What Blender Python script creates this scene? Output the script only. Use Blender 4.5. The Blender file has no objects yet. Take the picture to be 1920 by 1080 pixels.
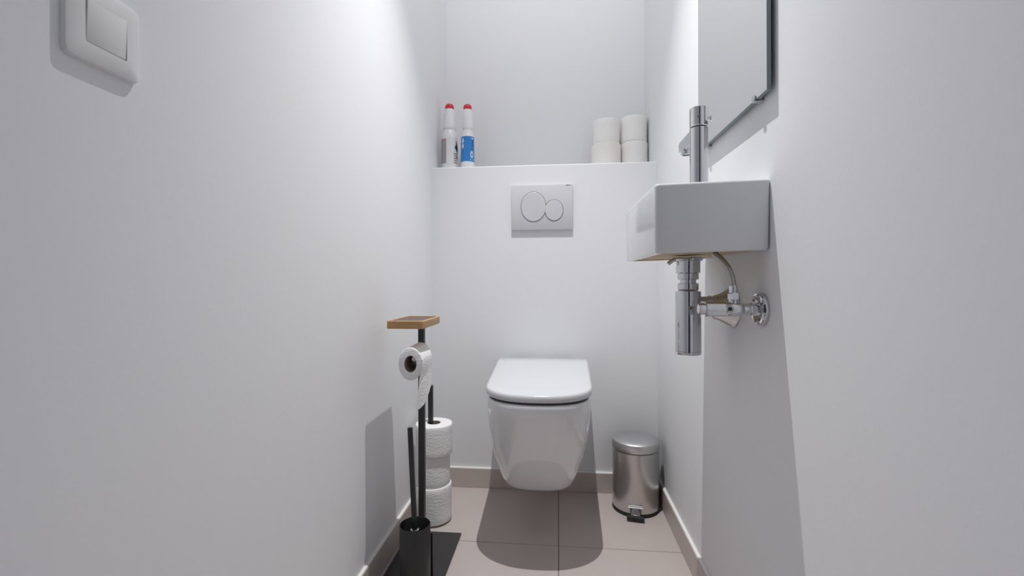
import bpy, bmesh, math, random
from mathutils import Vector, Matrix
sc = bpy.context.scene
COL = sc.collection
PI = math.pi
random.seed(4)

# ------------------------------------------------------------------ camera
cam_d = bpy.data.cameras.new('camera')
cam_d.sensor_width = 36.0
cam_d.lens = 860.0 / 1920.0 * 36.0
cam_d.shift_y = -13.0 / 1920.0
cam_d.clip_start = 0.01
cam = bpy.data.objects.new('camera', cam_d)
COL.objects.link(cam)
cam.location = (0, 0, 0.753)
YAW = math.radians(5.71)
cam.rotation_euler = (Matrix.Rotation(YAW, 4, 'Z') @ Matrix.Rotation(PI/2, 4, 'X') @ Matrix.Rotation(math.radians(-0.15), 4, 'Z')).to_euler()
sc.camera = cam

# ------------------------------------------------------------------ world and light
w = bpy.data.worlds.new('world')
sc.world = w
w.use_nodes = True
bg = w.node_tree.nodes['Background']
bg.inputs['Color'].default_value = (0.78, 0.84, 1.0, 1)
bg.inputs['Strength'].default_value = 0.35
# recessed spotlight in the ceiling: a strong downward beam and the weaker spill around it
LAMP = (-0.045, 1.05, 2.36)
for nm, watt, cone, blend in (('ceiling_lamp_beam', 108.0, 73, 1.0), ('ceiling_lamp_spill', 14.0, 176, 0.45)):
    ld = bpy.data.lights.new(nm, 'SPOT')
    ld.energy = watt
    ld.spot_size = math.radians(cone)
    ld.spot_blend = blend
    ld.color = (1.0, 0.992, 0.988)
    ld.shadow_soft_size = 0.008
    lamp = bpy.data.objects.new(nm, ld)
    COL.objects.link(lamp)
    lamp.location = LAMP
vs = sc.view_settings
vs.view_transform = 'Standard'
vs.look = 'None'
vs.gamma = 1.0
vs.use_curve_mapping = False
vs.exposure = 0.0
try:
    sc.cycles.max_bounces = 16
    sc.cycles.diffuse_bounces = 10
    sc.cycles.glossy_bounces = 8
    sc.cycles.caustics_reflective = False
    sc.cycles.caustics_refractive = False
except Exception:
    pass

# ------------------------------------------------------------------ materials
def srgb(r, g, b):
    f = lambda c: (c/255/12.92) if c/255 <= 0.04045 else ((c/255+0.055)/1.055)**2.4
    return (f(r), f(g), f(b), 1)

def mat(name, col, rough=0.5, metal=0.0, coat=0.0, var=0.03, vscale=8.0, bump=0.0, bscale=200.0, spec=0.5, stretch=None, sheen=0.0, trans=0.0):
    m = bpy.data.materials.new(name)
    m.use_nodes = True
    nt = m.node_tree
    b = nt.nodes['Principled BSDF']
    b.inputs['Roughness'].default_value = rough
    b.inputs['Metallic'].default_value = metal
    b.inputs['Specular IOR Level'].default_value = spec
    b.inputs['Coat Weight'].default_value = coat
    b.inputs['Coat Roughness'].default_value = 0.04
    b.inputs['Transmission Weight'].default_value = trans
    tc = nt.nodes.new('ShaderNodeTexCoord')
    mp = nt.nodes.new('ShaderNodeMapping')
    nt.links.new(tc.outputs['Object'], mp.inputs['Vector'])
    if stretch:
        mp.inputs['Scale'].default_value = stretch
    nz = nt.nodes.new('ShaderNodeTexNoise')
    nz.inputs['Scale'].default_value = vscale
    nz.inputs['Detail'].default_value = 4
    nt.links.new(mp.outputs['Vector'], nz.inputs['Vector'])
    mx = nt.nodes.new('ShaderNodeMix')
    mx.data_type = 'RGBA'
    mx.inputs['A'].default_value = tuple(c*(1-var) for c in col[:3]) + (1,)
    mx.inputs['B'].default_value = tuple(min(1, c*(1+var)) for c in col[:3]) + (1,)
    nt.links.new(nz.outputs['Fac'], mx.inputs['Factor'])
    nt.links.new(mx.outputs['Result'], b.inputs['Base Color'])
    if bump > 0:
        n2 = nt.nodes.new('ShaderNodeTexNoise')
        n2.inputs['Scale'].default_value = bscale
        n2.inputs['Detail'].default_value = 3
        nt.links.new(mp.outputs['Vector'], n2.inputs['Vector'])
        bp = nt.nodes.new('ShaderNodeBump')
        bp.inputs['Strength'].default_value = bump
        bp.inputs['Distance'].default_value = 0.002
        nt.links.new(n2.outputs['Fac'], bp.inputs['Height'])
        nt.links.new(bp.outputs['Normal'], b.inputs['Normal'])
    return m

M_wall = mat('wall_paint', (0.783, 0.788, 0.803, 1), 0.75, var=0.012, vscale=2.5, bump=0.10, bscale=90, spec=0.25)
M_ceil = mat('ceiling_paint', (0.70, 0.70, 0.70, 1), 0.9, var=0.01)
M_tile = mat('floor_tile_stone', (0.50, 0.443, 0.418, 1), 0.42, var=0.05, vscale=7, bump=0.05, bscale=300, spec=0.35)
M_grout = mat('grout', (0.24, 0.21, 0.20, 1), 0.9, var=0.08)
M_base = mat('baseboard_tile', (0.53, 0.47, 0.44, 1), 0.42, var=0.05, vscale=9, bump=0.04, bscale=300, spec=0.35)
M_seal = mat('sealant', (0.82, 0.81, 0.79, 1), 0.5, var=0.02)
M_ceramic = mat('white_ceramic', (0.70, 0.71, 0.715, 1), 0.12, var=0.008, coat=0.6)
M_toilet = mat('toilet_ceramic', (0.80, 0.815, 0.825, 1), 0.12, var=0.008, coat=0.6)
M_bisque = mat('unglazed_ceramic', (0.60, 0.47, 0.30, 1), 0.6, var=0.10, vscale=14)
M_plast = mat('white_plastic', (0.60, 0.60, 0.625, 1), 0.28, var=0.01)
M_lid = mat('toilet_lid_plastic', (0.63, 0.637, 0.66, 1), 0.18, var=0.006, coat=0.3)
M_sw = mat('switch_plastic', (0.74, 0.74, 0.735, 1), 0.35, var=0.01)
M_seat_shade = mat('seat_gap_shade', (0.045, 0.045, 0.05, 1), 0.6, var=0.05)  # seat coloured dark to stand for the shade in the lid gap
M_gap = mat('gap_dark', (0.10, 0.10, 0.105, 1), 0.8, var=0.05)
M_chrome = mat('chrome', (0.62, 0.63, 0.65, 1), 0.07, metal=1.0, var=0.02)
M_hose = mat('braided_hose', (0.42, 0.41, 0.39, 1), 0.35, metal=0.9, var=0.25, vscale=400)
M_steel = mat('brushed_steel', (0.60, 0.585, 0.57, 1), 0.28, metal=1.0, var=0.06, vscale=60, stretch=(1, 1, 14), bump=0.03, bscale=260)
M_steel_lid = mat('brushed_steel_lid', (0.66, 0.655, 0.65, 1), 0.34, metal=1.0, var=0.05, vscale=40, stretch=(1, 12, 1))
M_black = mat('black_lacquer', (0.020, 0.020, 0.021, 1), 0.38, var=0.15, bump=0.04, bscale=500)
M_blackplate = mat('black_base_plate', (0.030, 0.028, 0.029, 1), 0.35, var=0.15, bump=0.05, bscale=500)
M_rubber = mat('black_rubber', (0.018, 0.018, 0.018, 1), 0.7, var=0.1)
M_paper = mat('tissue_paper', (0.82, 0.815, 0.81, 1), 0.95, var=0.03, bump=0.7, bscale=75, spec=0.1, stretch=(1, 1, 3.5))
M_paper2 = mat('tissue_paper_cream', (0.88, 0.87, 0.85, 1), 0.95, var=0.02, bump=0.25, bscale=160, spec=0.1)
M_paper3 = mat('recycled_tissue_paper', (0.84, 0.815, 0.775, 1), 0.95, var=0.03, bump=0.25, bscale=160, spec=0.1)
M_core = mat('cardboard', (0.34, 0.28, 0.24, 1), 0.9, var=0.12, vscale=60)
M_bamboo = mat('bamboo', (0.50, 0.29, 0.13, 1), 0.5, var=0.20, vscale=22, stretch=(1, 6, 10))
M_inlay = mat('dark_tray_inlay', (0.10, 0.065, 0.05, 1), 0.5, var=0.25, vscale=30, stretch=(6, 1, 1))
M_bottle = mat('bottle_white', (0.82, 0.82, 0.83, 1), 0.3, var=0.01)
M_red = mat('red_cap', (0.62, 0.02, 0.025, 1), 0.3, var=0.05)
M_blue = mat('blue_label', srgb(48, 132, 205), 0.35, var=0.05)
M_dblue = mat('dark_blue_print', srgb(22, 60, 120), 0.4, var=0.05)
M_lgrey = mat('grey_label_text', srgb(165, 160, 165), 0.5, var=0.12, vscale=300, stretch=(1, 1, 4))
M_label = mat('white_label', (0.78, 0.775, 0.77, 1), 0.4, var=0.01)
M_green = mat('dark_green_print', srgb(38, 46, 42), 0.5, var=0.2, vscale=60)
M_pink = mat('faded_red_print', srgb(190, 120, 130), 0.5, var=0.1)
M_ink = mat('grey_print', srgb(110, 108, 112), 0.5, var=0.1)
M_mirror = mat('mirror_silver', (0.83, 0.85, 0.85, 1), 0.01, metal=1.0, var=0.003)
M_glass = mat('green_glass_edge', (0.12, 0.18, 0.175, 1), 0.08, var=0.05, coat=0.5)
M_added_door = mat('added_dark_door', (0.035, 0.028, 0.026, 1), 0.45, var=0.2, vscale=12, stretch=(8, 8, 1))
M_emit = bpy.data.materials.new('lamp_glow')
M_emit.use_nodes = True
_e = M_emit.node_tree.nodes['Principled BSDF']
_e.inputs['Emission Color'].default_value = (1, 0.97, 0.93, 1)
_e.inputs['Emission Strength'].default_value = 4.0

# ------------------------------------------------------------------ helpers
def offset_of(p):
    v = Vector((0, 0, 0))
    while p is not None:
        v += p.location
        p = p.parent
    return v

def obj(name, bm, m, parent=None, smooth=True, angle=35, label=None, kind=None):
    """links a bmesh given in world coordinates as ONE mesh object"""
    me = bpy.data.meshes.new(name)
    bmesh.ops.recalc_face_normals(bm, faces=bm.faces[:])
    off = offset_of(parent)
    bmesh.ops.translate(bm, verts=bm.verts[:], vec=-off)
    bm.to_mesh(me)
    bm.free()
    for x in (m if isinstance(m, (list, tuple)) else [m]):
        me.materials.append(x)
    if smooth:
        me.polygons.foreach_set('use_smooth', [True]*len(me.polygons))
        try:
            me.set_sharp_from_angle(angle=math.radians(angle))
        except Exception:
            pass
    o = bpy.data.objects.new(name, me)
    COL.objects.link(o)
    if parent is not None:
        o.parent = parent
    if label:
        o['label'] = label
    if kind:
        o['kind'] = kind
    return o

def thing(name, label, cat, loc, group=None):
    o = bpy.data.objects.new(name, None)
    o.empty_display_size = 0.05
    COL.objects.link(o)
    o.location = loc
    o['label'] = label
    o['category'] = cat
    if group:
        o['group'] = group
    return o

def origin_to(o, p):
    """moves a top-level mesh's origin to p"""
    p = Vector(p)
    o.data.transform(Matrix.Translation(-p))
    o.location = p

def struct(name, bm, m, parent=None, **k):
    o = obj(name, bm, m, parent, **k)
    o['kind'] = 'structure'
    return o

def add_box(bm, x0, x1, y0, y1, z0, z1, bev=0.0, seg=2):
    r = bmesh.ops.create_cube(bm, size=1.0)
    vs_ = r['verts']
    for v in vs_:
        v.co = Vector(((x0+x1)/2 + v.co.x*(x1-x0), (y0+y1)/2 + v.co.y*(y1-y0), (z0+z1)/2 + v.co.z*(z1-z0)))
    if bev > 0:
        es = list({e for v in vs_ for e in v.link_edges})
        bmesh.ops.bevel(bm, geom=es, offset=bev, segments=seg, profile=0.5, affect='EDGES')
    return bm

def box(*a, **k):
    return add_box(bmesh.new(), *a, **k)

def loft(bm, rings, cap0=True, cap1=True, closed=True, mi=0):
    R = [[bm.verts.new(p) for p in r] for r in rings]
    n = len(R[0])
    for a, b in zip(R, R[1:]):
        for i in range(n if closed else n-1):
            j = (i+1) % n
            f = bm.faces.new((a[i], a[j], b[j], b[i]))
            f.material_index = mi
    if cap0:
        bm.faces.new(R[0])
    if cap1:
        bm.faces.new(R[-1][::-1])
    return R

def frame_of(d):
    d = Vector(d).normalized()
    up = Vector((0, 0, 1)) if abs(d.z) < 0.95 else Vector((1, 0, 0))
    a = d.cross(up).normalized()
    return a, a.cross(d).normalized(), d

def lathe(bm, prof, base, axis=(0, 0, 1), seg=40, cap0=True, cap1=True, sx=1.0, sy=1.0):
    """prof: list of (radius, distance along axis)"""
    d = Vector(axis).normalized()
    if abs(d.z) > 0.95:
        a, b = Vector((1, 0, 0)), Vector((0, 1, 0))
    else:
        a, b, _ = frame_of(d)
    base = Vector(base)
    rings = []
    for r, h in prof:
        rings.append([base + d*h + a*(r*sx*math.cos(2*PI*i/seg)) + b*(r*sy*math.sin(2*PI*i/seg)) for i in range(seg)])
    loft(bm, rings, cap0, cap1)
    return bm

def tube(bm, pts, r, seg=16, cap=True):
    pts = [Vector(p) for p in pts]
    rings = []
    t0 = (pts[1]-pts[0]).normalized()
    a, b, _ = frame_of(t0)
    for i, p in enumerate(pts):
        t = (pts[min(i+1, len(pts)-1)] - pts[max(i-1, 0)]).normalized()
        a = (a - t*a.dot(t)).normalized()
        b = t.cross(a)
        rr = r[i] if isinstance(r, (list, tuple)) else r
        rings.append([p + a*(rr*math.cos(2*PI*k/seg)) + b*(rr*math.sin(2*PI*k/seg)) for k in range(seg)])
    loft(bm, rings, cap, cap)
    return bm

def bez(p0, p1, p2, p3, n=20):
    p0, p1, p2, p3 = map(Vector, (p0, p1, p2, p3))
    out = []
    for i in range(n+1):
        t = i/n
        out.append(p0*(1-t)**3 + p1*3*t*(1-t)**2 + p2*3*t*t*(1-t) + p3*t**3)
    return out

def patch(bm, cx, cy, rfun, outline, eps=0.0004, thick=0.0003, nsub=1):
    """a thin printed patch wrapped on a lathe: outline = [(angle, z)], rfun(z) radius"""
    P = []
    for k in range(len(outline)):
        a0, z0 = outline[k]
        P.append((a0, z0))
    top = [bm.verts.new((cx + (rfun(z)+eps)*math.cos(a), cy + (rfun(z)+eps)*math.sin(a), z)) for a, z in P]
    bot = [bm.verts.new((cx + (rfun(z)+eps-thick)*math.cos(a), cy + (rfun(z)+eps-thick)*math.sin(a), z)) for a, z in P]
    bm.faces.new(top)
    bm.faces.new(bot[::-1])
    n = len(P)
    for i in range(n):
        bm.faces.new((top[i], top[(i+1) % n], bot[(i+1) % n], bot[i]))
    return bm

def band(bm, cx, cy, r, a0, a1, z0, z1, thick=0.0006, n=24, sy=1.0):
    """curved label from angle a0 to a1"""
    rings = []
    for i in range(n+1):
        a = a0 + (a1-a0)*i/n
        c, s = math.cos(a), math.sin(a)*sy
        rings.append([Vector((cx+(r)*c, cy+r*s, z0)), Vector((cx+(r)*c, cy+r*s, z1)),
                      Vector((cx+(r+thick)*c, cy+(r+thick)*s, z1)), Vector((cx+(r+thick)*c, cy+(r+thick)*s, z0))])
    loft(bm, rings)
    return bm

# ------------------------------------------------------------------ room shell
XL, XR = -0.463, 0.349         # left and right wall
YB, YN = 1.66, 1.885           # lower back wall, back of niche
YF = -0.32                     # wall with the doorway, behind the camera
ZL, ZC = 1.174, 2.42           # ledge, ceiling
T = 0.08

struct('wall_left', box(XL-T, XL, YF-T, YN+T, -0.05, ZC+0.06), M_wall, smooth=False)
struct('wall_right', box(XR, XR+T, YF-T, YN+T, -0.05, ZC+0.06), M_wall, smooth=False)
bm = bmesh.new()
e = 0.004
prof = [(YN+T, -0.05), (YB, -0.05), (YB, ZL-e), (YB+e*0.3, ZL-e*0.3), (YB+e, ZL), (YN, ZL), (YN, ZC+0.06), (YN+T, ZC+0.06)]
loft(bm, [[(XL, y, z) for y, z in prof], [(XR, y, z) for y, z in prof]])
struct('wall_back', bm, M_wall, smooth=False)
# wall behind the camera with a doorway to the hall
bm = bmesh.new()
add_box(bm, XL, XL+0.06, YF-T, YF, -0.05, ZC+0.06)
add_box(bm, XR-0.06, XR, YF-T, YF, -0.05, ZC+0.06)
add_box(bm, XL+0.06, XR-0.06, YF-T, YF, 2.06, ZC+0.06)
struct('wall_front', bm, M_wall, smooth=False)
# unseen dark door added across the hall to put a streak in the chrome
hd_ = struct('added_door_1', box(-0.20, 0.45, -1.04, -1.00, 0.0, 2.05, bev=0.002, seg=1), M_added_door, smooth=False)
for z0, z1 in ((0.15, 0.95), (1.08, 1.92)):
    obj('panel', box(-0.10, 0.32, -1.0005, -0.992, z0, z1, bev=0.004, seg=1), M_added_door, hd_, smooth=False)
obj('handle', tube(bmesh.new(), [(0.40, -1.001, 1.02), (0.40, -0.95, 1.02), (0.30, -0.95, 1.02)], 0.008, 12), M_chrome, hd_)
struct('ceiling', box(XL, XR, YF, YN, ZC, ZC+0.06), M_ceil, smooth=False)

fl = struct('floor', box(XL, XR, YF-T, YB, -0.05, -0.0025), M_grout, smooth=False)
TS, J = 0.55, 0.0011
xs = [XL, 0.0, XR]
ys = [YF-T, 1.31-3*TS+0.25, 1.31-2*TS, 1.31-TS, 1.31, YB]
for i in range(2):
    for k in range(len(ys)-1):
        x0, x1, y0, y1 = xs[i]+J, xs[i+1]-J, ys[k]+J, ys[k+1]-J
        if y1-y0 < 0.02:
            continue
        obj('floor_tile', box(x0, x1, y0, y1, -0.012, 0.0, bev=0.0007, seg=1), M_tile, fl, smooth=False)

BZ, BT = 0.070, 0.010
def skirting(name, x0, x1, y0, y1):
    b = struct(name, box(x0, x1, y0, y1, 0, BZ, bev=0.0012, seg=1), M_base, smooth=False)
    return b
bl = skirting('baseboard_left', XL, XL+BT, YF, YB)
br = skirting('baseboard_right', XR-BT, XR, YF, YB)
bb = skirting('baseboard_back', XL+BT, XR-BT, YB-BT, YB)
def bead(p, x0, x1, y0, y1):
    o = obj('sealant_bead', box(x0, x1, y0, y1, BZ-0.001, BZ+0.0022, bev=0.001, seg=1), M_seal, p, label='white sealant bead along the top of the skirting tile')
bead(bl, XL, XL+BT*0.85, YF, YB)
bead(br, XR-BT*0.85, XR, YF, YB)
bead(bb, XL+BT, XR-BT, YB-BT*0.85, YB)

# ceiling downlight that carries the lamp (above the frame)
dl = thing('ceiling_downlight', 'small round white ceiling spotlight above the middle of the room', 'lamp', (-0.045, 1.05, ZC))
lathe(b_ := bmesh.new(), [(0.045, 0.0), (0.045, -0.004), (0.040, -0.008), (0.034, -0.008), (0.034, -0.001)], (-0.045, 1.05, ZC), seg=32)
obj('trim_ring', b_, M_plast, dl)
lathe(b_ := bmesh.new(), [(0.033, -0.002), (0.033, -0.004), (0.02, -0.006)], (-0.045, 1.05, ZC), seg=32)
obj('lens', b_, M_emit, dl)

# ------------------------------------------------------------------ toilet
TX = -0.054
def dee(hw, hb, yback, ymid, yfront, z, n=36, ex=2.35):
    """plan outline of a toilet: flat at the wall side, rounded towards the room"""
    pts = []
    for i in range(n+1):
        t = -PI/2 + PI*i/n
        c, s = abs(math.cos(t))**(2/ex), abs(math.sin(t))**(2/ex)*(1 if t >= 0 else -1)
        pts.append(Vector((TX + hw*s, ymid - (ymid-yfront)*c, z)))
    for k in range(1, 9):
        q = k/8
        pts.append(Vector((TX + hw + (hb-hw)*q, ymid + (yback-ymid)*q, z)))
    for k in range(8, 0, -1):
        q = k/8
        pts.append(Vector((TX - hw - (hb-hw)*q, ymid + (yback-ymid)*q, z)))
    return pts

toilet = thing('wall_hung_toilet', 'white wall-hung toilet with closed lid on the back wall under the flush plate', 'toilet', (TX, YB, 0.43))
yb = YB + 0.002
secs = [  # z, half width, mid y, front y
    (0.4335, 0.120, 1.30, 1.200), (0.4337, 0.139, 1.295, 1.1745), (0.4325, 0.1425, 1.29, 1.1700), (0.429, 0.1445, 1.29, 1.1680), (0.40, 0.1448, 1.30, 1.177),
    (0.35, 0.1430, 1.31, 1.200), (0.30, 0.138, 1.33, 1.222), (0.25, 0.1295, 1.36, 1.250), (0.20, 0.1190, 1.39, 1.283),
    (0.170, 0.1125, 1.415, 1.310), (0.155, 0.108, 1.43, 1.324), (0.144, 0.1035, 1.44, 1.336), (0.1375, 0.098, 1.45, 1.347), (0.1335, 0.090, 1.46, 1.362), (0.1315, 0.076, 1.48, 1.385), (0.131, 0.05, 1.49, 1.44)]
bm = bmesh.new()
def bowl_ring(hw, ym, yf, z):
    lean = -0.0065*max(0.0, (0.42-z)/0.29)           # the underside sits a little to the left of the rim
    low = min(1.0, max(0.0, (0.30-z)/0.15))
    return [p + Vector((lean, 0, 0)) for p in dee(hw, hw*(0.80 + 0.24*min(1.0, max(0.0, (z-0.13)/0.20))), yb, ym, yf, z, ex=2.35+0.7*low)]
loft(bm, [bowl_ring(hw, ym, yf, z) for z, hw, ym, yf in secs])
# + 0.24*min(1.0, max(0.0, (z-0.13)/0.20))), yb, ym, yf, z) for z, hw, ym, yf in secs])
obj('bowl', bm, M_toilet, toilet, angle=60)
# tilt of seat and lid: a little lower at the front
def tilt(z_back, z_front, y):
    q = (y-1.17)/(1.62-1.17)
    return z_front + (z_back-z_front)*q
def slab(name, lo, hi, hw, hb, yback, ymid, yfront, m, rnd=0.004, dome=0.0):
    rings = []
    for f, ins in ((0.0, rnd*0.8), (0.1, rnd*0.25), (0.25, 0.0), (0.62, 0.0), (0.82, rnd*0.35), (0.94, rnd*1.0), (1.0, rnd*2.4)):
        r = dee(hw-ins, hb-ins, yback-ins, ymid, yfront+ins, 0)
        rings.append([Vector((p.x, p.y, tilt(lo[0], lo[1], p.y)*(1-f) + tilt(hi[0], hi[1], p.y)*f)) for p in r])
    for q in (0.75, 0.4):
        r = rings[6]
        cx_, cy_ = TX, (yback+yfront)/2
        rings.append([Vector((cx_+(p.x-cx_)*q, cy_+(p.y-cy_)*q, tilt(hi[0], hi[1], cy_+(p.y-cy_)*q)+dome*(1-q))) for p in r])
    b = bmesh.new()
    loft(b, rings)
    return obj(name, b, m, toilet, angle=50, label='seat coloured dark for the thin line of shade under the lid' if name == 'seat' else None)
slab('seat', (0.4332, 0.4332), (0.450, 0.4410), 0.1385, 0.142, 1.60, 1.295, 1.1765, M_seat_shade, rnd=0.001)
slab('lid', (0.4505, 0.4405), (0.482, 0.4605), 0.1485, 0.158, 1.622, 1.295, 1.168, M_lid, rnd=0.004, dome=0.0015)
for s in (-1, 1):
    b = bmesh.new()
    lathe(b, [(0.009, -0.02), (0.010, -0.018), (0.010, 0.018), (0.009, 0.02)], (TX+s*0.075, 1.634, 0.452), axis=(1, 0, 0), seg=20)
    add_box(b, TX+s*0.075-0.008, TX+s*0.075+0.008, 1.622, 1.640, 0.434, 0.452, 0.002, 1)
    obj('hinge', b, M_chrome, toilet)

# ------------------------------------------------------------------ flush plate
FX0, FX1, FZ0, FZ1 = -0.166, 0.0535, 0.9365, 1.0985
fp = thing('flush_plate', 'white flush plate with two round buttons on the wall above the toilet', 'flush plate', ((FX0+FX1)/2, YB, (FZ0+FZ1)/2))
obj('plate', box(FX0, FX1, YB-0.012, YB+0.001, FZ0, FZ1, bev=0.0018, seg=2), M_plast, fp)
def button(cx, cz, rx, rz, proud):
    b = bmesh.new()
    lathe(b, [(1.0, 0.0), (1.0, -0.0006)], (cx, YB-0.0119, cz), axis=(0, 1, 0), seg=64, sx=rx+0.0014, sy=rz+0.0014)
    g = obj('button_gap', b, M_gap, fp, label='dark gap line around the button')
    b = bmesh.new()
    lathe(b, [(1.0, 0.0), (1.0, -proud*0.7), (0.985, -proud), (0.9, -proud-0.0002)], (cx, YB-0.0119, cz), axis=(0, 1, 0), seg=64, sx=rx-0.0002, sy=rz-0.0002)
    return obj('button', b, M_plast, fp)
k_ = 1.66/860
button(-0.0865, 1.0195, 0.0445, 0.0535, 0.0016)
button(-0.0130, 1.0065, 0.0320, 0.0375, 0.0024)
def text_obj(name, s, size, m, parent, mw, depth=0.0002):
    cu = bpy.data.curves.new(name, 'FONT')
    cu.body = s
    cu.size = size
    cu.extrude = depth
    cu.align_x = 'CENTER'
    cu.align_y = 'CENTER'
    to = bpy.data.objects.new(name + '_src', cu)
    COL.objects.link(to)
    bpy.context.view_layer.update()
    me = bpy.data.meshes.new_from_object(to.evaluated_get(bpy.context.evaluated_depsgraph_get()))
    bpy.data.objects.remove(to)
    me.transform(Matrix.Translation(-offset_of(parent)) @ mw)
    me.materials.clear()
    me.materials.append(m)
    o = bpy.data.objects.new(name, me)
    COL.objects.link(o)
    o.parent = parent
    return o
RX90 = Matrix.Rotation(PI/2, 4, 'X')
o = text_obj('lettering', 'GEBERIT', 0.0050, M_ink, fp, Matrix.Translation((0.0375, YB-0.0122, 1.0948)) @ RX90)
o['label'] = 'small grey printed lettering'

# ------------------------------------------------------------------ light switch on the left wall
sy, sz = 0.4232, 1.0090
sw = thing('light_switch', 'white single rocker light switch with bulging frame on the left wall', 'switch', (XL, sy, sz))
NS = 64
def sw_ring(x, hy, hz, ex, bulge=0.0):
    r = []
    for i in range(NS):
        t = 2*PI*(i+0.5)/NS
        c, s = math.cos(t), math.sin(t)
        yy = hy*abs(c)**(2/ex)*(1 if c >= 0 else -1)
        zz = hz*abs(s)**(2/ex)*(1 if s >= 0 else -1)
        r.append(Vector((x, sy+yy, sz+zz)))
    return r
bm = bmesh.new()
HW, HH = 0.0388, 0.0400
loft(bm, [sw_ring(XL-0.001, HW, HH, 13), sw_ring(XL+0.0035, HW, HH, 13), sw_ring(XL+0.0056, HW-0.0010, HH-0.0010, 13), sw_ring(XL+0.0066, HW-0.0035, HH-0.0035, 14),
          sw_ring(XL+0.0078, 0.0222, 0.0222, 24), sw_ring(XL+0.0078, 0.0216, 0.0216, 28), sw_ring(XL+0.003, 0.0216, 0.0216, 28)], cap0=True, cap1=True)
obj('frame', bm, M_sw, sw, angle=30)
bm = bmesh.new()
add_box(bm, XL+0.002, XL+0.0082, sy-0.0203, sy+0.0208, sz-0.0203, sz+0.0210, 0.0008, 2)
for v in bm.verts:
    if v.co.x > XL+0.005:
        v.co.x += 0.0008*(v.co.z-sz)/0.02
obj('rocker', bm, M_sw, sw)

# ------------------------------------------------------------------ wash basin
BX0, BY0, BY1, BZ0, BZ1 = 0.163, 0.793, 1.1245, 0.7985, 0.9165
basin = thing('wash_basin', 'small rectangular white ceramic wash basin fixed to the right wall', 'sink', (XR, (BY0+BY1)/2, BZ0))
def rrect(x0, x1, y0, y1, r, z, n=6):
    out = []
    for cx_, cy_, a0 in ((x1-r, y1-r, 0), (x0+r, y1-r, PI/2), (x0+r, y0+r, PI), (x1-r, y0+r, 1.5*PI)):
        for i in range(n+1):
            a = a0 + PI/2*i/n
            out.append(Vector((cx_+r*math.cos(a), cy_+r*math.sin(a), z)))
    return out
bm = bmesh.new()
xr = XR + 0.0
R_ = 0.006
rings = [rrect(BX0+0.014, xr-0.012, BY0+0.012, BY1-0.012, 0.006, BZ0+0.003), rrect(BX0+0.013, xr-0.011, BY0+0.011, BY1-0.011, 0.006, BZ0+0.0005)]
loft(bm, rings, cap0=True, cap1=False, mi=1)
for f in bm.faces:
    f.material_index = 1
rings = [rrect(BX0+0.013, xr-0.011, BY0+0.011, BY1-0.011, 0.006, BZ0+0.0005), rrect(BX0+0.0045, xr-0.004, BY0+0.0035, BY1-0.0035, R_, BZ0), rrect(BX0+0.002, xr-0.003, BY0+0.0015, BY1-0.0015, R_, BZ0+0.002),
         rrect(BX0+0.001, xr-0.002, BY0+0.0005, BY1-0.0005, R_, BZ0+0.006),
         rrect(BX0, xr, BY0, BY1, R_, BZ1-0.006), rrect(BX0+0.0004, xr, BY0+0.0004, BY1-0.0004, R_, BZ1-0.003), rrect(BX0+0.0017, xr-0.001, BY0+0.0017, BY1-0.0017, R_, BZ1-0.0008), rrect(BX0+0.0035, xr-0.003, BY0+0.0035, BY1-0.0035, 0.005, BZ1),
         rrect(BX0+0.011, xr-0.012, BY0+0.105, BY1-0.011, 0.012, BZ1), rrect(BX0+0.013, xr-0.014, BY0+0.107, BY1-0.013, 0.012, BZ1-0.002),
         rrect(BX0+0.016, xr-0.018, BY0+0.112, BY1-0.016, 0.02, BZ1-0.07), rrect(BX0+0.03, xr-0.032, BY0+0.125, BY1-0.03, 0.02, BZ1-0.088), rrect(BX0+0.06, xr-0.06, BY0+0.15, BY1-0.07, 0.02, BZ1-0.092)]
loft(bm, rings, cap0=False, cap1=True)
for v in bm.verts:                    # the basin hangs a trace higher at the wall
    v.co.z += (v.co.x-BX0)/(XR-BX0)*0.0048
obj('body', bm, [M_ceramic, M_bisque], basin, angle=40)
TRX, TRY = 0.2625, 0.961
lathe(b_ := bmesh.new(), [(0.0, -0.001), (0.026, -0.001), (0.030, 0.0015), (0.024, 0.003), (0.0, 0.0025)], (TRX, 1.0, BZ1-0.092), seg=32, cap0=False, cap1=False)
obj('drain_grate', b_, M_chrome, basin, label='chrome drain in the basin bottom')

# tap
TAX, TAY = 0.254, 0.8585
tap = thing('basin_tap', 'chrome pillar tap standing on the wash basin beside the mirror', 'tap', (TAX, TAY, BZ1))
r0 = 0.0158
lathe(b_ := bmesh.new(), [(r0+0.0012, 0.0), (r0+0.0012, 0.0025), (r0, 0.0035), (r0, 0.1105), (r0-0.0012, 0.1118)], (TAX, TAY, BZ1), seg=48)
obj('body', b_, M_chrome, tap)
lathe(b_ := bmesh.new(), [(r0-0.002, 0.1118), (r0-0.002, 0.1135)], (TAX, TAY, BZ1), seg=32)
obj('seam', b_, M_gap, tap, label='dark seam under the handle')
lathe(b_ := bmesh.new(), [(r0-0.0012, 0.1132), (r0, 0.1142), (r0, 0.1462), (r0-0.0015, 0.1477), (r0-0.006, 0.1482)], (TAX, TAY, BZ1), seg=48)
hd = obj('handle', b_, M_chrome, tap)
dirp = Vector((-0.25, -1, 0)).normalized()
lathe(b_ := bmesh.new(), [(0.0026, r0-0.001), (0.0026, r0+0.0006), (0.0018, r0+0.0009)], (TAX, TAY, BZ1+0.128), axis=dirp, seg=16)
obj('temperature_mark', b_, M_ink, hd, label='small dark round mark on the handle')
dirp = Vector((1, 0.05, 0)).normalized()
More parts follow.
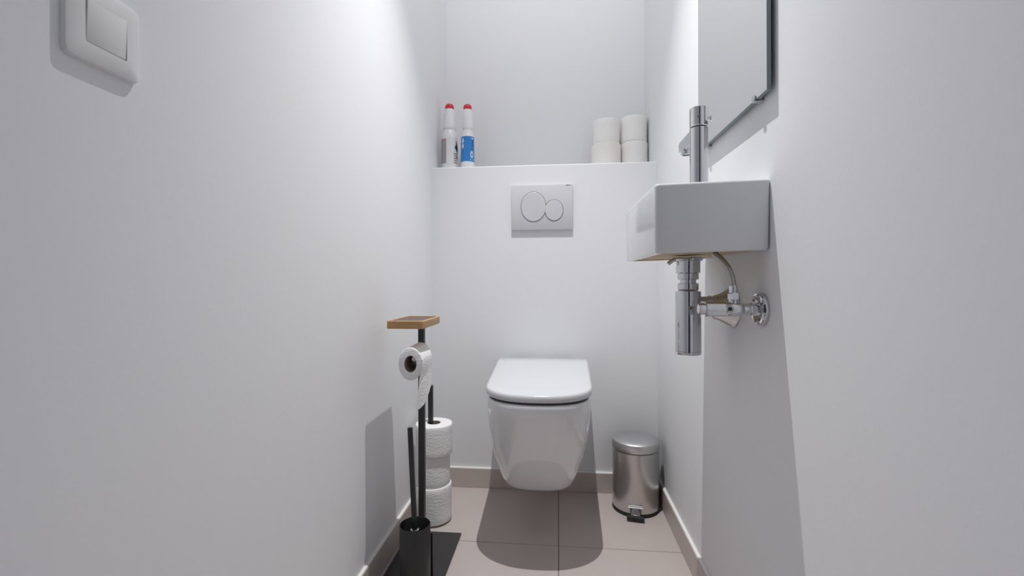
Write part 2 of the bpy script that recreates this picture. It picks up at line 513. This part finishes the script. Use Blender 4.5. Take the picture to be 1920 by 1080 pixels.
lathe(b_ := bmesh.new(), [(0.0035, r0-0.002), (0.0035, r0+0.003), (0.005, r0+0.004), (0.005, r0+0.006), (0.003, r0+0.0066)], (TAX, TAY, BZ1+0.1285), axis=dirp, seg=16)
obj('lever_pin', b_, M_chrome, hd)
bm = bmesh.new()
sp = []
for y, z0, z1, h in ((TAY+0.006, 1.007, 1.0295, 0.0120), (TAY+0.05, 1.008, 1.0300, 0.0120), (TAY+0.086, 1.0095, 1.0300, 0.0118), (TAY+0.095, 1.0105, 1.0290, 0.0112), (TAY+0.098, 1.0130, 1.0270, 0.0095)):
    r = 0.0035
    sec = []
    for cx_, cz_, a0 in ((TAX+h-r, z1-r, 0), (TAX-h+r, z1-r, PI/2), (TAX-h+r, z0+r, PI), (TAX+h-r, z0+r, 1.5*PI)):
        for i in range(5):
            a = a0 + PI/2*i/4
            sec.append(Vector((cx_+r*math.cos(a), y, cz_+r*math.sin(a))))
    sp.append(sec)
loft(bm, sp)
spout = obj('spout', bm, M_chrome, tap)
lathe(b_ := bmesh.new(), [(0.0098, 0.008), (0.0098, -0.0045), (0.0088, -0.006), (0.0070, -0.006), (0.0068, -0.003)], (TAX, TAY+0.080, 1.0075), seg=32)
obj('aerator', b_, M_chrome, spout)

# bottle trap below the basin
trap = thing('bottle_trap', 'chrome bottle trap hanging under the wash basin', 'trap', (TRX, TRY, BZ0))
def part_lathe(name, prof, base, par, m=M_chrome, axis=(0, 0, 1), seg=40, **k):
    b = bmesh.new()
    lathe(b, prof, base, axis, seg)
    return obj(name, b, m, par, **k)
part_lathe('waste_flange', [(0.0280, 0.002), (0.0280, -0.0050), (0.0255, -0.0064), (0.018, -0.0066)], (TRX, TRY, BZ0), trap)
part_lathe('nut', [(0.0215, 0.7935-0.001), (0.0235, 0.792), (0.0235, 0.769), (0.0225, 0.768), (0.0205, 0.768)], (TRX, TRY, 0), trap)
part_lathe('collar', [(0.0165, 0.7685), (0.0205, 0.7675), (0.0205, 0.7560), (0.0195, 0.755), (0.015, 0.755)], (TRX, TRY, 0), trap)
part_lathe('tailpipe', [(0.0158, 0.7555), (0.0158, 0.7465)], (TRX, TRY, 0), trap)
part_lathe('collar', [(0.015, 0.7475), (0.0195, 0.7475), (0.0205, 0.7465), (0.0205, 0.7355), (0.018, 0.732), (0.015, 0.732)], (TRX, TRY, 0), trap)
part_lathe('cup', [(0.020, 0.7325), (0.0245, 0.7315), (0.0248, 0.730), (0.0252, 0.612)], (TRX, TRY, 0), trap)
part_lathe('cup_cap', [(0.0244, 0.6125), (0.0244, 0.6112), (0.0252, 0.6108), (0.0252, 0.6065), (0.0235, 0.604), (0.012, 0.6035)], (TRX, TRY, 0), trap)
# outlet pipe towards the wall with its bell rosette
ZO = 0.7075
part_lathe('outlet_pipe', [(0.0135, 0.01), (0.0135, 0.036), (0.0150, 0.037), (0.0150, 0.046), (0.0130, 0.047), (0.0130, XR-TRX)], (TRX, TRY, ZO), trap, axis=(1, 0, 0))
L = XR - TRX
part_lathe('rosette', [(0.0140, L-0.040), (0.021, L-0.042), (0.0240, L-0.038), (0.0270, L-0.028), (0.0320, L-0.019), (0.0375, L-0.010), (0.0415, L-0.003), (0.0420, L-0.0005)], (TRX, TRY, ZO-0.008), trap, axis=(1, 0, 0), seg=48)
# lever hook beside the flange
bm = bmesh.new()
tube(bm, [(TRX-0.010, TRY, BZ0-0.0035), (TRX-0.028, TRY-0.002, BZ0-0.003), (TRX-0.038, TRY-0.002, BZ0-0.010), (TRX-0.040, TRY-0.002, BZ0-0.0115)], 0.0042, 12)
obj('mounting_hook', bm, M_chrome, trap)

# angle valve
VY, VZ = 0.826, 0.7035
valve = thing('angle_valve', 'chrome angle valve on the right wall in front of the trap outlet', 'valve', (XR, VY, VZ))
part_lathe('wall_rosette', [(0.0285, 0.0005), (0.0285, -0.004), (0.0268, -0.0088), (0.0240, -0.0098), (0.0215, -0.0085), (0.0170, -0.0030), (0.0115, -0.0015)], (XR, VY, VZ), valve, axis=(1, 0, 0), seg=48)
part_lathe('stem_pipe', [(0.0110, -0.002), (0.0110, -0.020), (0.0098, -0.021), (0.0098, -0.036)], (XR, VY, VZ), valve, axis=(1, 0, 0))
part_lathe('valve_body', [(0.0095, -0.032), (0.0118, -0.035), (0.0125, -0.040), (0.0125, -0.061), (0.0118, -0.062)], (XR, VY, VZ), valve, axis=(1, 0, 0))
part_lathe('handle_knob', [(0.0118, -0.0618), (0.0132, -0.063), (0.0132, -0.093), (0.0120, -0.0945), (0.0098, -0.0945), (0.0098, -0.104), (0.0085, -0.106), (0.004, -0.106)], (XR, VY, VZ), valve, axis=(1, 0, 0), seg=8, smooth=False)
VX = XR - 0.0475
part_lathe('outlet_branch', [(0.0078, 0.006), (0.0078, 0.017), (0.0068, 0.0175), (0.0068, 0.019)], (VX, VY, VZ), valve)
part_lathe('compression_nut', [(0.0088, 0.0165), (0.0096, 0.0175), (0.0096, 0.0265), (0.0088, 0.028), (0.006, 0.028)], (VX, VY, VZ), valve, seg=6, smooth=False)
hose = obj('supply_hose', tube(bmesh.new(), bez((VX, VY, VZ+0.0275), (VX-0.001, VY, VZ+0.062), (VX-0.006, VY+0.008, VZ+0.080), (VX-0.024, TAY-0.006, BZ0+0.003), 24), 0.0056, 14), M_hose)
origin_to(hose, (VX, VY, VZ+0.0275))
hose['label'] = 'thin braided grey water hose curving from the valve up to the basin'
hose['category'] = 'hose'
bm = bmesh.new()
lathe(bm, [(0.0068, 0), (0.0068, 0.012), (0.006, 0.0135)], (VX, VY, VZ+0.0275), seg=20)
obj('ferrule', bm, M_chrome, hose)

# ------------------------------------------------------------------ mirror
MX, MY0, MY1, MZ0, MZ1 = 0.3350, 0.7750, 1.136, 1.0600, 1.72
mir = thing('wall_mirror', 'frameless rectangular mirror with polished glass edge on the right wall', 'mirror', (XR, (MY0+MY1)/2, MZ0))
obj('glass', box(MX+0.0006, MX+0.0072, MY0, MY1, MZ0, MZ1, bev=0.0006, seg=1), M_glass, mir, smooth=False, label='greenish glass sheet whose edge shows')
obj('mirror_face', box(MX, MX+0.0007, MY0+0.0008, MY1-0.0008, MZ0+0.0008, MZ1-0.0008), M_mirror, mir, smooth=False)
obj('backing', box(MX+0.0070, XR-0.0005, MY0+0.04, MY1-0.04, MZ0+0.05, MZ1-0.05), M_gap, mir, smooth=False)
for y in (0.822, 1.088):
    b = bmesh.new()
    add_box(b, MX-0.0022, XR-0.0002, y-0.0055, y+0.0055, MZ0-0.0025, MZ0-0.0003, 0.0006, 1)
    lathe(b, [(0.0055, 0), (0.0055, -0.0012), (0.0045, -0.0018)], (MX-0.0008, y, MZ0+0.0035), axis=(1, 0, 0), seg=20)
    obj('clip', b, M_chrome, mir, label='chrome clip at the bottom edge')

# ------------------------------------------------------------------ pedal bin
PX, PY = 0.2555, 1.560
pb = thing('pedal_bin', 'small round brushed steel pedal bin in the right corner beside the toilet', 'bin', (PX, PY, 0))
part_lathe('base_ring', [(0.0745, 0.0), (0.0760, 0.001), (0.0760, 0.012), (0.074, 0.013)], (PX, PY, 0), pb, m=M_rubber, seg=64)
part_lathe('body', [(0.0750, 0.0095), (0.0754, 0.011), (0.0754, 0.1985), (0.0735, 0.200)], (PX, PY, 0), pb, m=M_steel, seg=96)
part_lathe('gasket', [(0.0738, 0.1985), (0.0738, 0.2035)], (PX, PY, 0), pb, m=M_rubber, seg=64, label='black gap ring under the lid')
part_lathe('lid', [(0.0735, 0.203), (0.0770, 0.2025), (0.0775, 0.2035), (0.0775, 0.2245), (0.0765, 0.2275), (0.073, 0.2300), (0.060, 0.2335), (0.035, 0.2362), (0.012, 0.2372), (0.003, 0.2374)], (PX, PY, 0), pb, m=M_steel_lid, seg=96, angle=50)
u = Vector((-0.165, -1, 0)).normalized()     # direction the pedal faces
v = Vector((0, 0, 1)).cross(u)
def ubox(b, a0, a1, c0, c1, z0, z1, bev=0.0, droop=0.0):
    t = bmesh.new()
    add_box(t, a0, a1, c0, c1, z0, z1, bev, 1)
    for q in t.verts:
        q.co = Vector((PX, PY, 0)) + u*q.co.x + v*q.co.y + Vector((0, 0, q.co.z - droop*(q.co.x-a0)))
    me = bpy.data.meshes.new('t')
    t.to_mesh(me)
    t.free()
    b.from_mesh(me)
    bpy.data.meshes.remove(me)
    return b
bm = bmesh.new()
ubox(bm, 0.0750, 0.0775, -0.022, 0.022, 0.0380, 0.0400, 0.0004)
ubox(bm, 0.0750, 0.0862, -0.0235, 0.0235, 0.0355, 0.0385, 0.0006)
obj('pedal_hood', bm, M_steel_lid, pb)
bm = bmesh.new()
ubox(bm, 0.070, 0.092, -0.014, 0.014, 0.0175, 0.0200, 0.0004, droop=0.15)
pd = obj('pedal', bm, M_steel_lid, pb)
bm = bmesh.new()
ubox(bm, 0.088, 0.104, -0.0265, 0.0265, 0.0055, 0.0165, 0.0015)
obj('pedal_pad', bm, M_rubber, pd, label='black rubber pedal pad')
lathe(b_ := bmesh.new(), [(0.006, -0.02), (0.006, 0.02)], Vector((PX, PY, 0.203)) - u*0.0785, axis=v, seg=14)
obj('lid_hinge', b_, M_rubber, pb)

# ------------------------------------------------------------------ paper rolls
def roll_surface(b, c, r, h, ri, axis, seg, sx, sy, rnd=0.004):
    prof = [(ri, 0.0), (r-rnd, 0.0), (r-rnd*0.3, rnd*0.3), (r, rnd)]
    prof += [(r, rnd + (h-2*rnd)*k/6) for k in range(1, 6)]
    prof += [(r, h-rnd), (r-rnd*0.3, h-rnd*0.3), (r-rnd, h), (ri, h), (ri, 0.0)]
    lathe(b, prof, c, axis, seg, cap0=False, cap1=False, sx=sx, sy=sy)

def toilet_roll(c, r, h, label, group, m=M_paper, axis=(0, 0, 1), sx=1.0, sy=1.0, ri=0.021, wob=0.0, rnd=0.004):
    t = thing('toilet_roll', label, 'toilet roll', c, group)
    b = bmesh.new()
    roll_surface(b, c, r, h, ri, axis, 56, sx, sy, rnd)
    if wob:
        for q in b.verts:
            d = Vector((q.co.x-c[0], q.co.y-c[1], 0))
            if d.length > r*0.8:
                a = math.atan2(d.y, d.x)
                k = 1 + wob*(math.sin(3*a + 40*c[2]) * 0.6 + math.sin(110*(q.co.z) + 2*a) * 0.5)
                q.co.x, q.co.y = c[0] + d.x*k, c[1] + d.y*k
    bmesh.ops.remove_doubles(b, verts=b.verts[:], dist=1e-6)
    obj('paper', b, m, t, angle=60)
    b = bmesh.new()
    lathe(b, [(ri+0.0003, 0.001), (ri+0.0003, h-0.001), (ri-0.0012, h-0.001), (ri-0.0012, 0.001), (ri+0.0003, 0.001)], c, axis, 32, cap0=False, cap1=False, sx=sx, sy=sy)
    bmesh.ops.remove_doubles(b, verts=b.verts[:], dist=1e-6)
    obj('core', b, M_core, t, label='brown cardboard core')
    return t

G = 'spare toilet rolls on the ledge'
toilet_roll((0.1875, 1.812, ZL), 0.0565, 0.105, 'cream toilet roll on the ledge, under the leftmost of the stacked rolls', G, M_paper3)
toilet_roll((0.1895, 1.820, ZL+0.1052), 0.0500, 0.096, 'white toilet roll on top of the wide cream roll on the ledge', G, M_paper2)
toilet_roll((0.2965, 1.822, ZL), 0.0505, 0.111, 'white toilet roll standing on the ledge against the right wall, lower of its stack', G, M_paper2)
toilet_roll((0.2955, 1.822, ZL+0.1112), 0.0490, 0.099, 'white toilet roll on the ledge by the right wall, upper of its stack', G, M_paper2)

# spare roll stand behind the brush stand
SX, SY = -0.3930, 1.419
sst = thing('spare_roll_stand', 'slim black upright rod holding three toilet rolls in the left corner', 'roll holder', (SX, SY, 0))
bm = bmesh.new()
lathe(bm, [(0.045, 0.0), (0.045, 0.004), (0.043, 0.005)], (SX, SY, 0), seg=40)
obj('base', bm, M_black, sst)
bm = bmesh.new()
add_box(bm, SX-0.0155, SX-0.0015, SY-0.007, SY+0.007, 0.0045, 0.424, 0.001, 1)
obj('rod', bm, M_black, sst)
G = 'toilet rolls stacked on the black rod'
z = 0.0055
for lab, h, dx, dy, r in (('white toilet roll standing lowest on the black rod by the floor', 0.112, 0.0, 0, 0.0560),
                          ('white toilet roll in the middle of the three on the black rod', 0.094, -0.003, 0.002, 0.0545),
                          ('white toilet roll topmost on the black rod with its core showing', 0.0945, 0.002, 0, 0.0575)):
    toilet_roll((SX+dx, SY+dy, z), r, h, lab, G, M_paper, wob=0.010, rnd=0.0035)
    z += h + 0.0003

# ------------------------------------------------------------------ brush and paper stand
PXs, PYs = -0.3578, 1.180
st = thing('toilet_paper_stand', 'black metal stand with wooden tray and paper roll by the left wall', 'stand', (PXs, PYs, 0))
bm = add_box(bmesh.new(), -0.4435, -0.2872, 0.985, 1.3405, 0.0, 0.006, 0.001, 1)
obj('base_plate', bm, M_blackplate, st, smooth=False)
obj('pole', add_box(bmesh.new(), PXs-0.0078, PXs+0.0078, PYs-0.0078, PYs+0.0078, 0.005, 0.641, 0.0012, 1), M_black, st)
obj('dark_upright', add_box(bmesh.new(), -0.3215, -0.3150, 1.128, 1.134, 0.005, 0.119, 0.0008, 1), M_black, st)  # thin dark upright strip beside the brush cup
TZ0, TZ1 = 0.6395, 0.6585
tx0, tx1, ty0, ty1 = -0.4090, -0.3180, 1.062, 1.219
bm = bmesh.new()
loft(bm, [rrect(tx0+0.001, tx1-0.001, ty0+0.001, ty1-0.001, 0.006, TZ0), rrect(tx0, tx1, ty0, ty1, 0.006, TZ0+0.0015), rrect(tx0, tx1, ty0, ty1, 0.006, TZ1-0.001), rrect(tx0+0.001, tx1-0.001, ty0+0.001, ty1-0.001, 0.006, TZ1),
          rrect(tx0+0.006, tx1-0.006, ty0+0.006, ty1-0.006, 0.003, TZ1), rrect(tx0+0.0065, tx1-0.0065, ty0+0.0065, ty1-0.0065, 0.003, TZ1-0.0045)])
tray = obj('tray', bm, M_bamboo, st, label='light wooden tray on top of the pole')
obj('inlay', box(tx0+0.0066, tx1-0.0066, ty0+0.0066, ty1-0.0066, TZ1-0.0046, TZ1-0.0016), M_inlay, tray, smooth=False, label='dark brown tray inlay')
# arm for the roll
RX, RY0, RZ = -0.3485, 1.058, 0.5565
ax = Vector((-0.045, 1, 0.0)).normalized()
bm = bmesh.new()
tube(bm, [(PXs, PYs, RZ+0.010), (PXs+0.002, PYs-0.02, RZ+0.010), (RX+0.001, RY0+0.05, RZ+0.0095), (RX+0.004, RY0+0.016, RZ+0.0095)], 0.0055, 16)
obj('roll_arm', bm, M_chrome, st, label='shiny arm inside the hanging paper roll')
hr = toilet_roll((RX, RY0, RZ), 0.0390, 0.098, 'partly used toilet roll with a hanging sheet on the wooden-topped stand', 'paper roll on the stand', M_paper, axis=ax, sx=0.74, sy=1.0, ri=0.0203, rnd=0.002)
# hanging sheet
bm = bmesh.new()
nu, nv = 12, 24
grid = []
x_t = RX + 0.0292
for i in range(nu+1):
    u_ = i/nu
    y = RY0 + 0.001 + 0.095*u_
    xa = x_t + ax.x/ax.y*(y-RY0)
    zb = 0.446 + 0.040*max(0, (u_-0.35)/0.65)**1.8 + 0.006*u_      # torn slanted lower edge
    col = []
    for k in range(nv+1):
        t = k/nv
        z = RZ + 0.012 - (RZ+0.012-zb)*t
        x = xa - (0.0085*(1-u_) + 0.0005)*min(1.0, t*2.6)**1.3 + 0.0008*math.sin(t*4.0+u_*2) - 0.010*max(0, t-0.5)*(1-u_)**2
        if t < 0.12:
            x -= 0.0028*(1-t/0.12)**2*0.5
        col.append(Vector((x, y - 0.012*max(0, t-0.4)*(1-u_), z)))
    grid.append(col)
va = [[bm.verts.new(p) for p in c] for c in grid]
vb = [[bm.verts.new(p + Vector((0.0005, 0, 0))) for p in c] for c in grid]
for i in range(nu):
    for k in range(nv):
        bm.faces.new((va[i][k], va[i+1][k], va[i+1][k+1], va[i][k+1]))
        bm.faces.new((vb[i][k], vb[i][k+1], vb[i+1][k+1], vb[i+1][k]))
for i in range(nu):
    bm.faces.new((va[i][0], vb[i][0], vb[i+1][0], va[i+1][0]))
    bm.faces.new((va[i][nv], va[i+1][nv], vb[i+1][nv], vb[i][nv]))
for k in range(nv):
    bm.faces.new((va[0][k], va[0][k+1], vb[0][k+1], vb[0][k]))
    bm.faces.new((va[nu][k], vb[nu][k], vb[nu][k+1], va[nu][k+1]))
obj('loose_sheet', bm, M_paper, hr, label='hanging end of the paper with a slanted torn edge')

# toilet brush in its cup
CX, CY = -0.3425, 1.071
cup = obj('brush_holder', lathe(bmesh.new(), [(0.034, 0.0062), (0.0362, 0.0068), (0.0366, 0.010), (0.0366, 0.1700), (0.0360, 0.1712), (0.0350, 0.1712), (0.0344, 0.1700), (0.0344, 0.012), (0.03, 0.009)], (CX, CY, 0), seg=64), M_black)
origin_to(cup, (CX, CY, 0.0062))
cup['label'] = 'black cylindrical toilet brush holder standing on the black base plate'
cup['category'] = 'brush holder'
tb = thing('toilet_brush', 'toilet brush with long thin black handle leaning in its black holder', 'toilet brush', (CX, CY, 0.012))
p0 = Vector((CX+0.0005, CY-0.002, 0.150))
p1 = Vector((CX-0.0135, CY+0.006, 0.4000))
d_ = (p1-p0).normalized()
bm = bmesh.new()
tube(bm, [p0 - d_*0.01, p1 - d_*0.001, p1], [0.0062, 0.0064, 0.0058], 20)
obj('handle', bm, M_black, tb)
bm = bmesh.new()
lathe(bm, [(0.0068, 0.004), (0.0105, 0.006), (0.0115, 0.010), (0.0105, 0.014), (0.0068, 0.015)], p0 - d_*0.004, axis=d_, seg=28)
obj('collar', bm, M_chrome, tb, label='shiny ring at the foot of the handle')
bm = bmesh.new()
lathe(bm, [(0.012, 0.0), (0.027, 0.008), (0.030, 0.03), (0.030, 0.07), (0.024, 0.09), (0.008, 0.10)], (CX, CY, 0.014), seg=40)
obj('brush_head', bm, M_rubber, tb)
tube(b_ := bmesh.new(), [(CX, CY, 0.112), tuple(p0)], 0.0045, 12)
obj('shaft', b_, M_black, tb)

# ------------------------------------------------------------------ cleaner bottles on the ledge
def bottle(cx, cy, prof, label, name='cleaner_bottle'):
    t = thing(name, label, 'bottle', (cx, cy, ZL), 'cleaner bottles on the ledge')
    return t
def zpx(y, k):                       # height of a bottle feature above the ledge
    return max(0.0, 0.753 + (527-y)/860*k - ZL)
k1 = 1.79
b1x, b1y = -0.4185, 1.756
b1 = bottle(b1x, b1y, None, 'white cleaner bottle with grey label and red-tipped spout by the left wall')
part_lathe('body', [(0.029, 0.0), (0.0315, 0.002), (0.0318, 0.006), (0.0318, 0.132), (0.0312, 0.138), (0.0295, 0.147), (0.0265, 0.157), (0.0245, 0.163), (0.0245, 0.1665)], (b1x, b1y, ZL), b1, m=M_bottle, seg=48, angle=60)
part_lathe('nozzle_cap', [(0.0250, 0.1670), (0.0262, 0.1685), (0.0260, 0.178), (0.0250, 0.188), (0.0225, 0.212), (0.0185, 0.245), (0.0182, 0.247)], (b1x, b1y, ZL), b1, m=M_bottle, seg=48, angle=60)
part_lathe('tip', [(0.0175, 0.2468), (0.0178, 0.255), (0.0165, 0.262), (0.012, 0.2675), (0.005, 0.2695)], (b1x, b1y, ZL), b1, m=M_red, seg=32, angle=60, label='red rounded spout tip')
fr = math.atan2(-b1y, -b1x)           # direction to the viewer's side of the room
bm = band(bmesh.new(), b1x, b1y, 0.0317, fr-1.45, fr+1.45, ZL+0.026, ZL+0.132)
lab = obj('label', bm, M_label, b1, label='white paper label')
bm = band(bmesh.new(), b1x, b1y, 0.0322, fr-1.40, fr-0.42, ZL+0.032, ZL+0.124, n=10)
obj('small_print', bm, M_lgrey, lab, label='grey block of small print')
bm = band(bmesh.new(), b1x, b1y, 0.0323, fr-1.25, fr-0.45, ZL+0.122, ZL+0.126, n=10)
obj('red_line', bm, M_pink, lab)
bm = bmesh.new()
rf = lambda z: 0.0324
patch(bm, b1x, b1y, rf, [(fr+0.62, ZL+0.094), (fr+0.80, ZL+0.104), (fr+0.88, ZL+0.124), (fr+1.02, ZL+0.108), (fr+1.25, ZL+0.094), (fr+1.12, ZL+0.068), (fr+0.92, ZL+0.082)])
obj('plant_picture', bm, M_green, lab, label='dark leaf-shaped print')
for i in range(5):
    bm = band(bmesh.new(), b1x, b1y, 0.0322, fr+0.48+0.05*(i % 2), fr+1.05-0.06*(i % 3), ZL+0.034+i*0.0085, ZL+0.037+i*0.0085, n=6)
    obj('text_line', bm, M_ink, lab)
bm = band(bmesh.new(), b1x, b1y, 0.0322, fr+0.85, fr+1.2, ZL+0.050, ZL+0.066, n=6)
obj('red_mark', bm, M_pink, lab)

b2x, b2y = -0.3465, 1.752
b2 = bottle(b2x, b2y, None, 'slim white cleaner bottle with blue label and red-tipped spout')
part_lathe('body', [(0.024, 0.0), (0.0262, 0.002), (0.0266, 0.006), (0.0262, 0.02), (0.0255, 0.06), (0.0248, 0.132), (0.0240, 0.137), (0.0215, 0.145), (0.0195, 0.152), (0.0192, 0.164)], (b2x, b2y, ZL), b2, m=M_bottle, seg=48, angle=60)
part_lathe('nozzle_cap', [(0.0200, 0.1645), (0.0208, 0.166), (0.0205, 0.182), (0.0195, 0.21), (0.0172, 0.240), (0.0168, 0.2415)], (b2x, b2y, ZL), b2, m=M_bottle, seg=48, angle=60)
part_lathe('tip', [(0.0164, 0.2412), (0.0165, 0.249), (0.0155, 0.256), (0.011, 0.2615), (0.004, 0.2635)], (b2x, b2y, ZL), b2, m=M_red, seg=32, angle=60, label='red rounded spout tip')
fr = math.atan2(-b2y, -b2x)
rad2 = lambda z: 0.0262 + (0.0248-0.0262)*(z-ZL-0.02)/0.112
bm = bmesh.new()
rings = []
n = 40
for i in range(n+1):
    a = fr - 1.75 + 3.5*i/n
    c, s = math.cos(a), math.sin(a)
    q = []
    for z, e2 in ((ZL+0.038, -0.0005), (ZL+0.134, -0.0005), (ZL+0.134, 0.0005), (ZL+0.038, 0.0005)):
        r = rad2(z) + e2
        q.append(Vector((b2x+r*c, b2y+r*s, z)))
    rings.append(q)
loft(bm, rings)
lab = obj('label', bm, M_blue, b2, label='blue wrap label')
rl = lambda z: rad2(z) + 0.0006
def prints(outs, name, m, label):
    b = bmesh.new()
    for o_ in outs:
        patch(b, b2x, b2y, rl, o_)
    return obj(name, b, m, lab, label=label, smooth=False)
LZ = lambda z: 0.038 + (z-0.024)*1.09
def dia(a, z, da, dz):
    z = LZ(z)
    return [(fr+a-da, ZL+z), (fr+a, ZL+z-dz), (fr+a+da, ZL+z), (fr+a, ZL+z+dz)]
for d_ in (dia(-0.78, 0.097, 0.19, 0.012), dia(-0.80, 0.078, 0.20, 0.012)):
    prints([d_], 'diamond', M_bottle, 'white diamond on the blue label')
def bar(a0, a1, z0, z1):
    z0, z1 = LZ(z0), LZ(z1)
    return [(fr+a0, ZL+z0), (fr+a1, ZL+z0), (fr+a1, ZL+z1), (fr+a0, ZL+z1)]
WHITE = [[bar(0.42, 0.95, 0.028, 0.0325)], [bar(0.60, 0.95, 0.1035, 0.107)]]
for w_ in WHITE:
    prints(w_, 'white_lettering', M_bottle, 'white lettering on the blue label')
fq = []
for q in range(17):
    t = 2*PI*q/16
    fq.append((0.64+0.24*math.cos(t), 0.048+0.0125*math.sin(t), 0.64+0.12*math.cos(t), 0.048+0.0075*math.sin(t)))
b = bmesh.new()
ro = [[Vector((b2x+(rl(ZL+LZ(z))+e3)*math.cos(fr+a), b2y+(rl(ZL+LZ(z))+e3)*math.sin(fr+a), ZL+LZ(z))) for a, z, e3 in ((p[0], p[1], 0), (p[0], p[1], 0.0004), (p[2], p[3], 0.0004), (p[2], p[3], 0))] for p in fq[:16]]
loft(b, ro + [ro[0]], cap0=False, cap1=False)
bmesh.ops.remove_doubles(b, verts=b.verts[:], dist=1e-7)
obj('white_lettering', b, M_bottle, lab, label='white round letter on the blue label', smooth=False)
for w_ in ([bar(0.46, 0.86, 0.067, 0.0695)], [bar(0.70, 0.84, 0.074, 0.098)], [bar(0.46, 0.54, 0.084, 0.087)]):
    prints(w_, 'dark_lettering', M_dblue, 'dark blue lettering on the blue label')
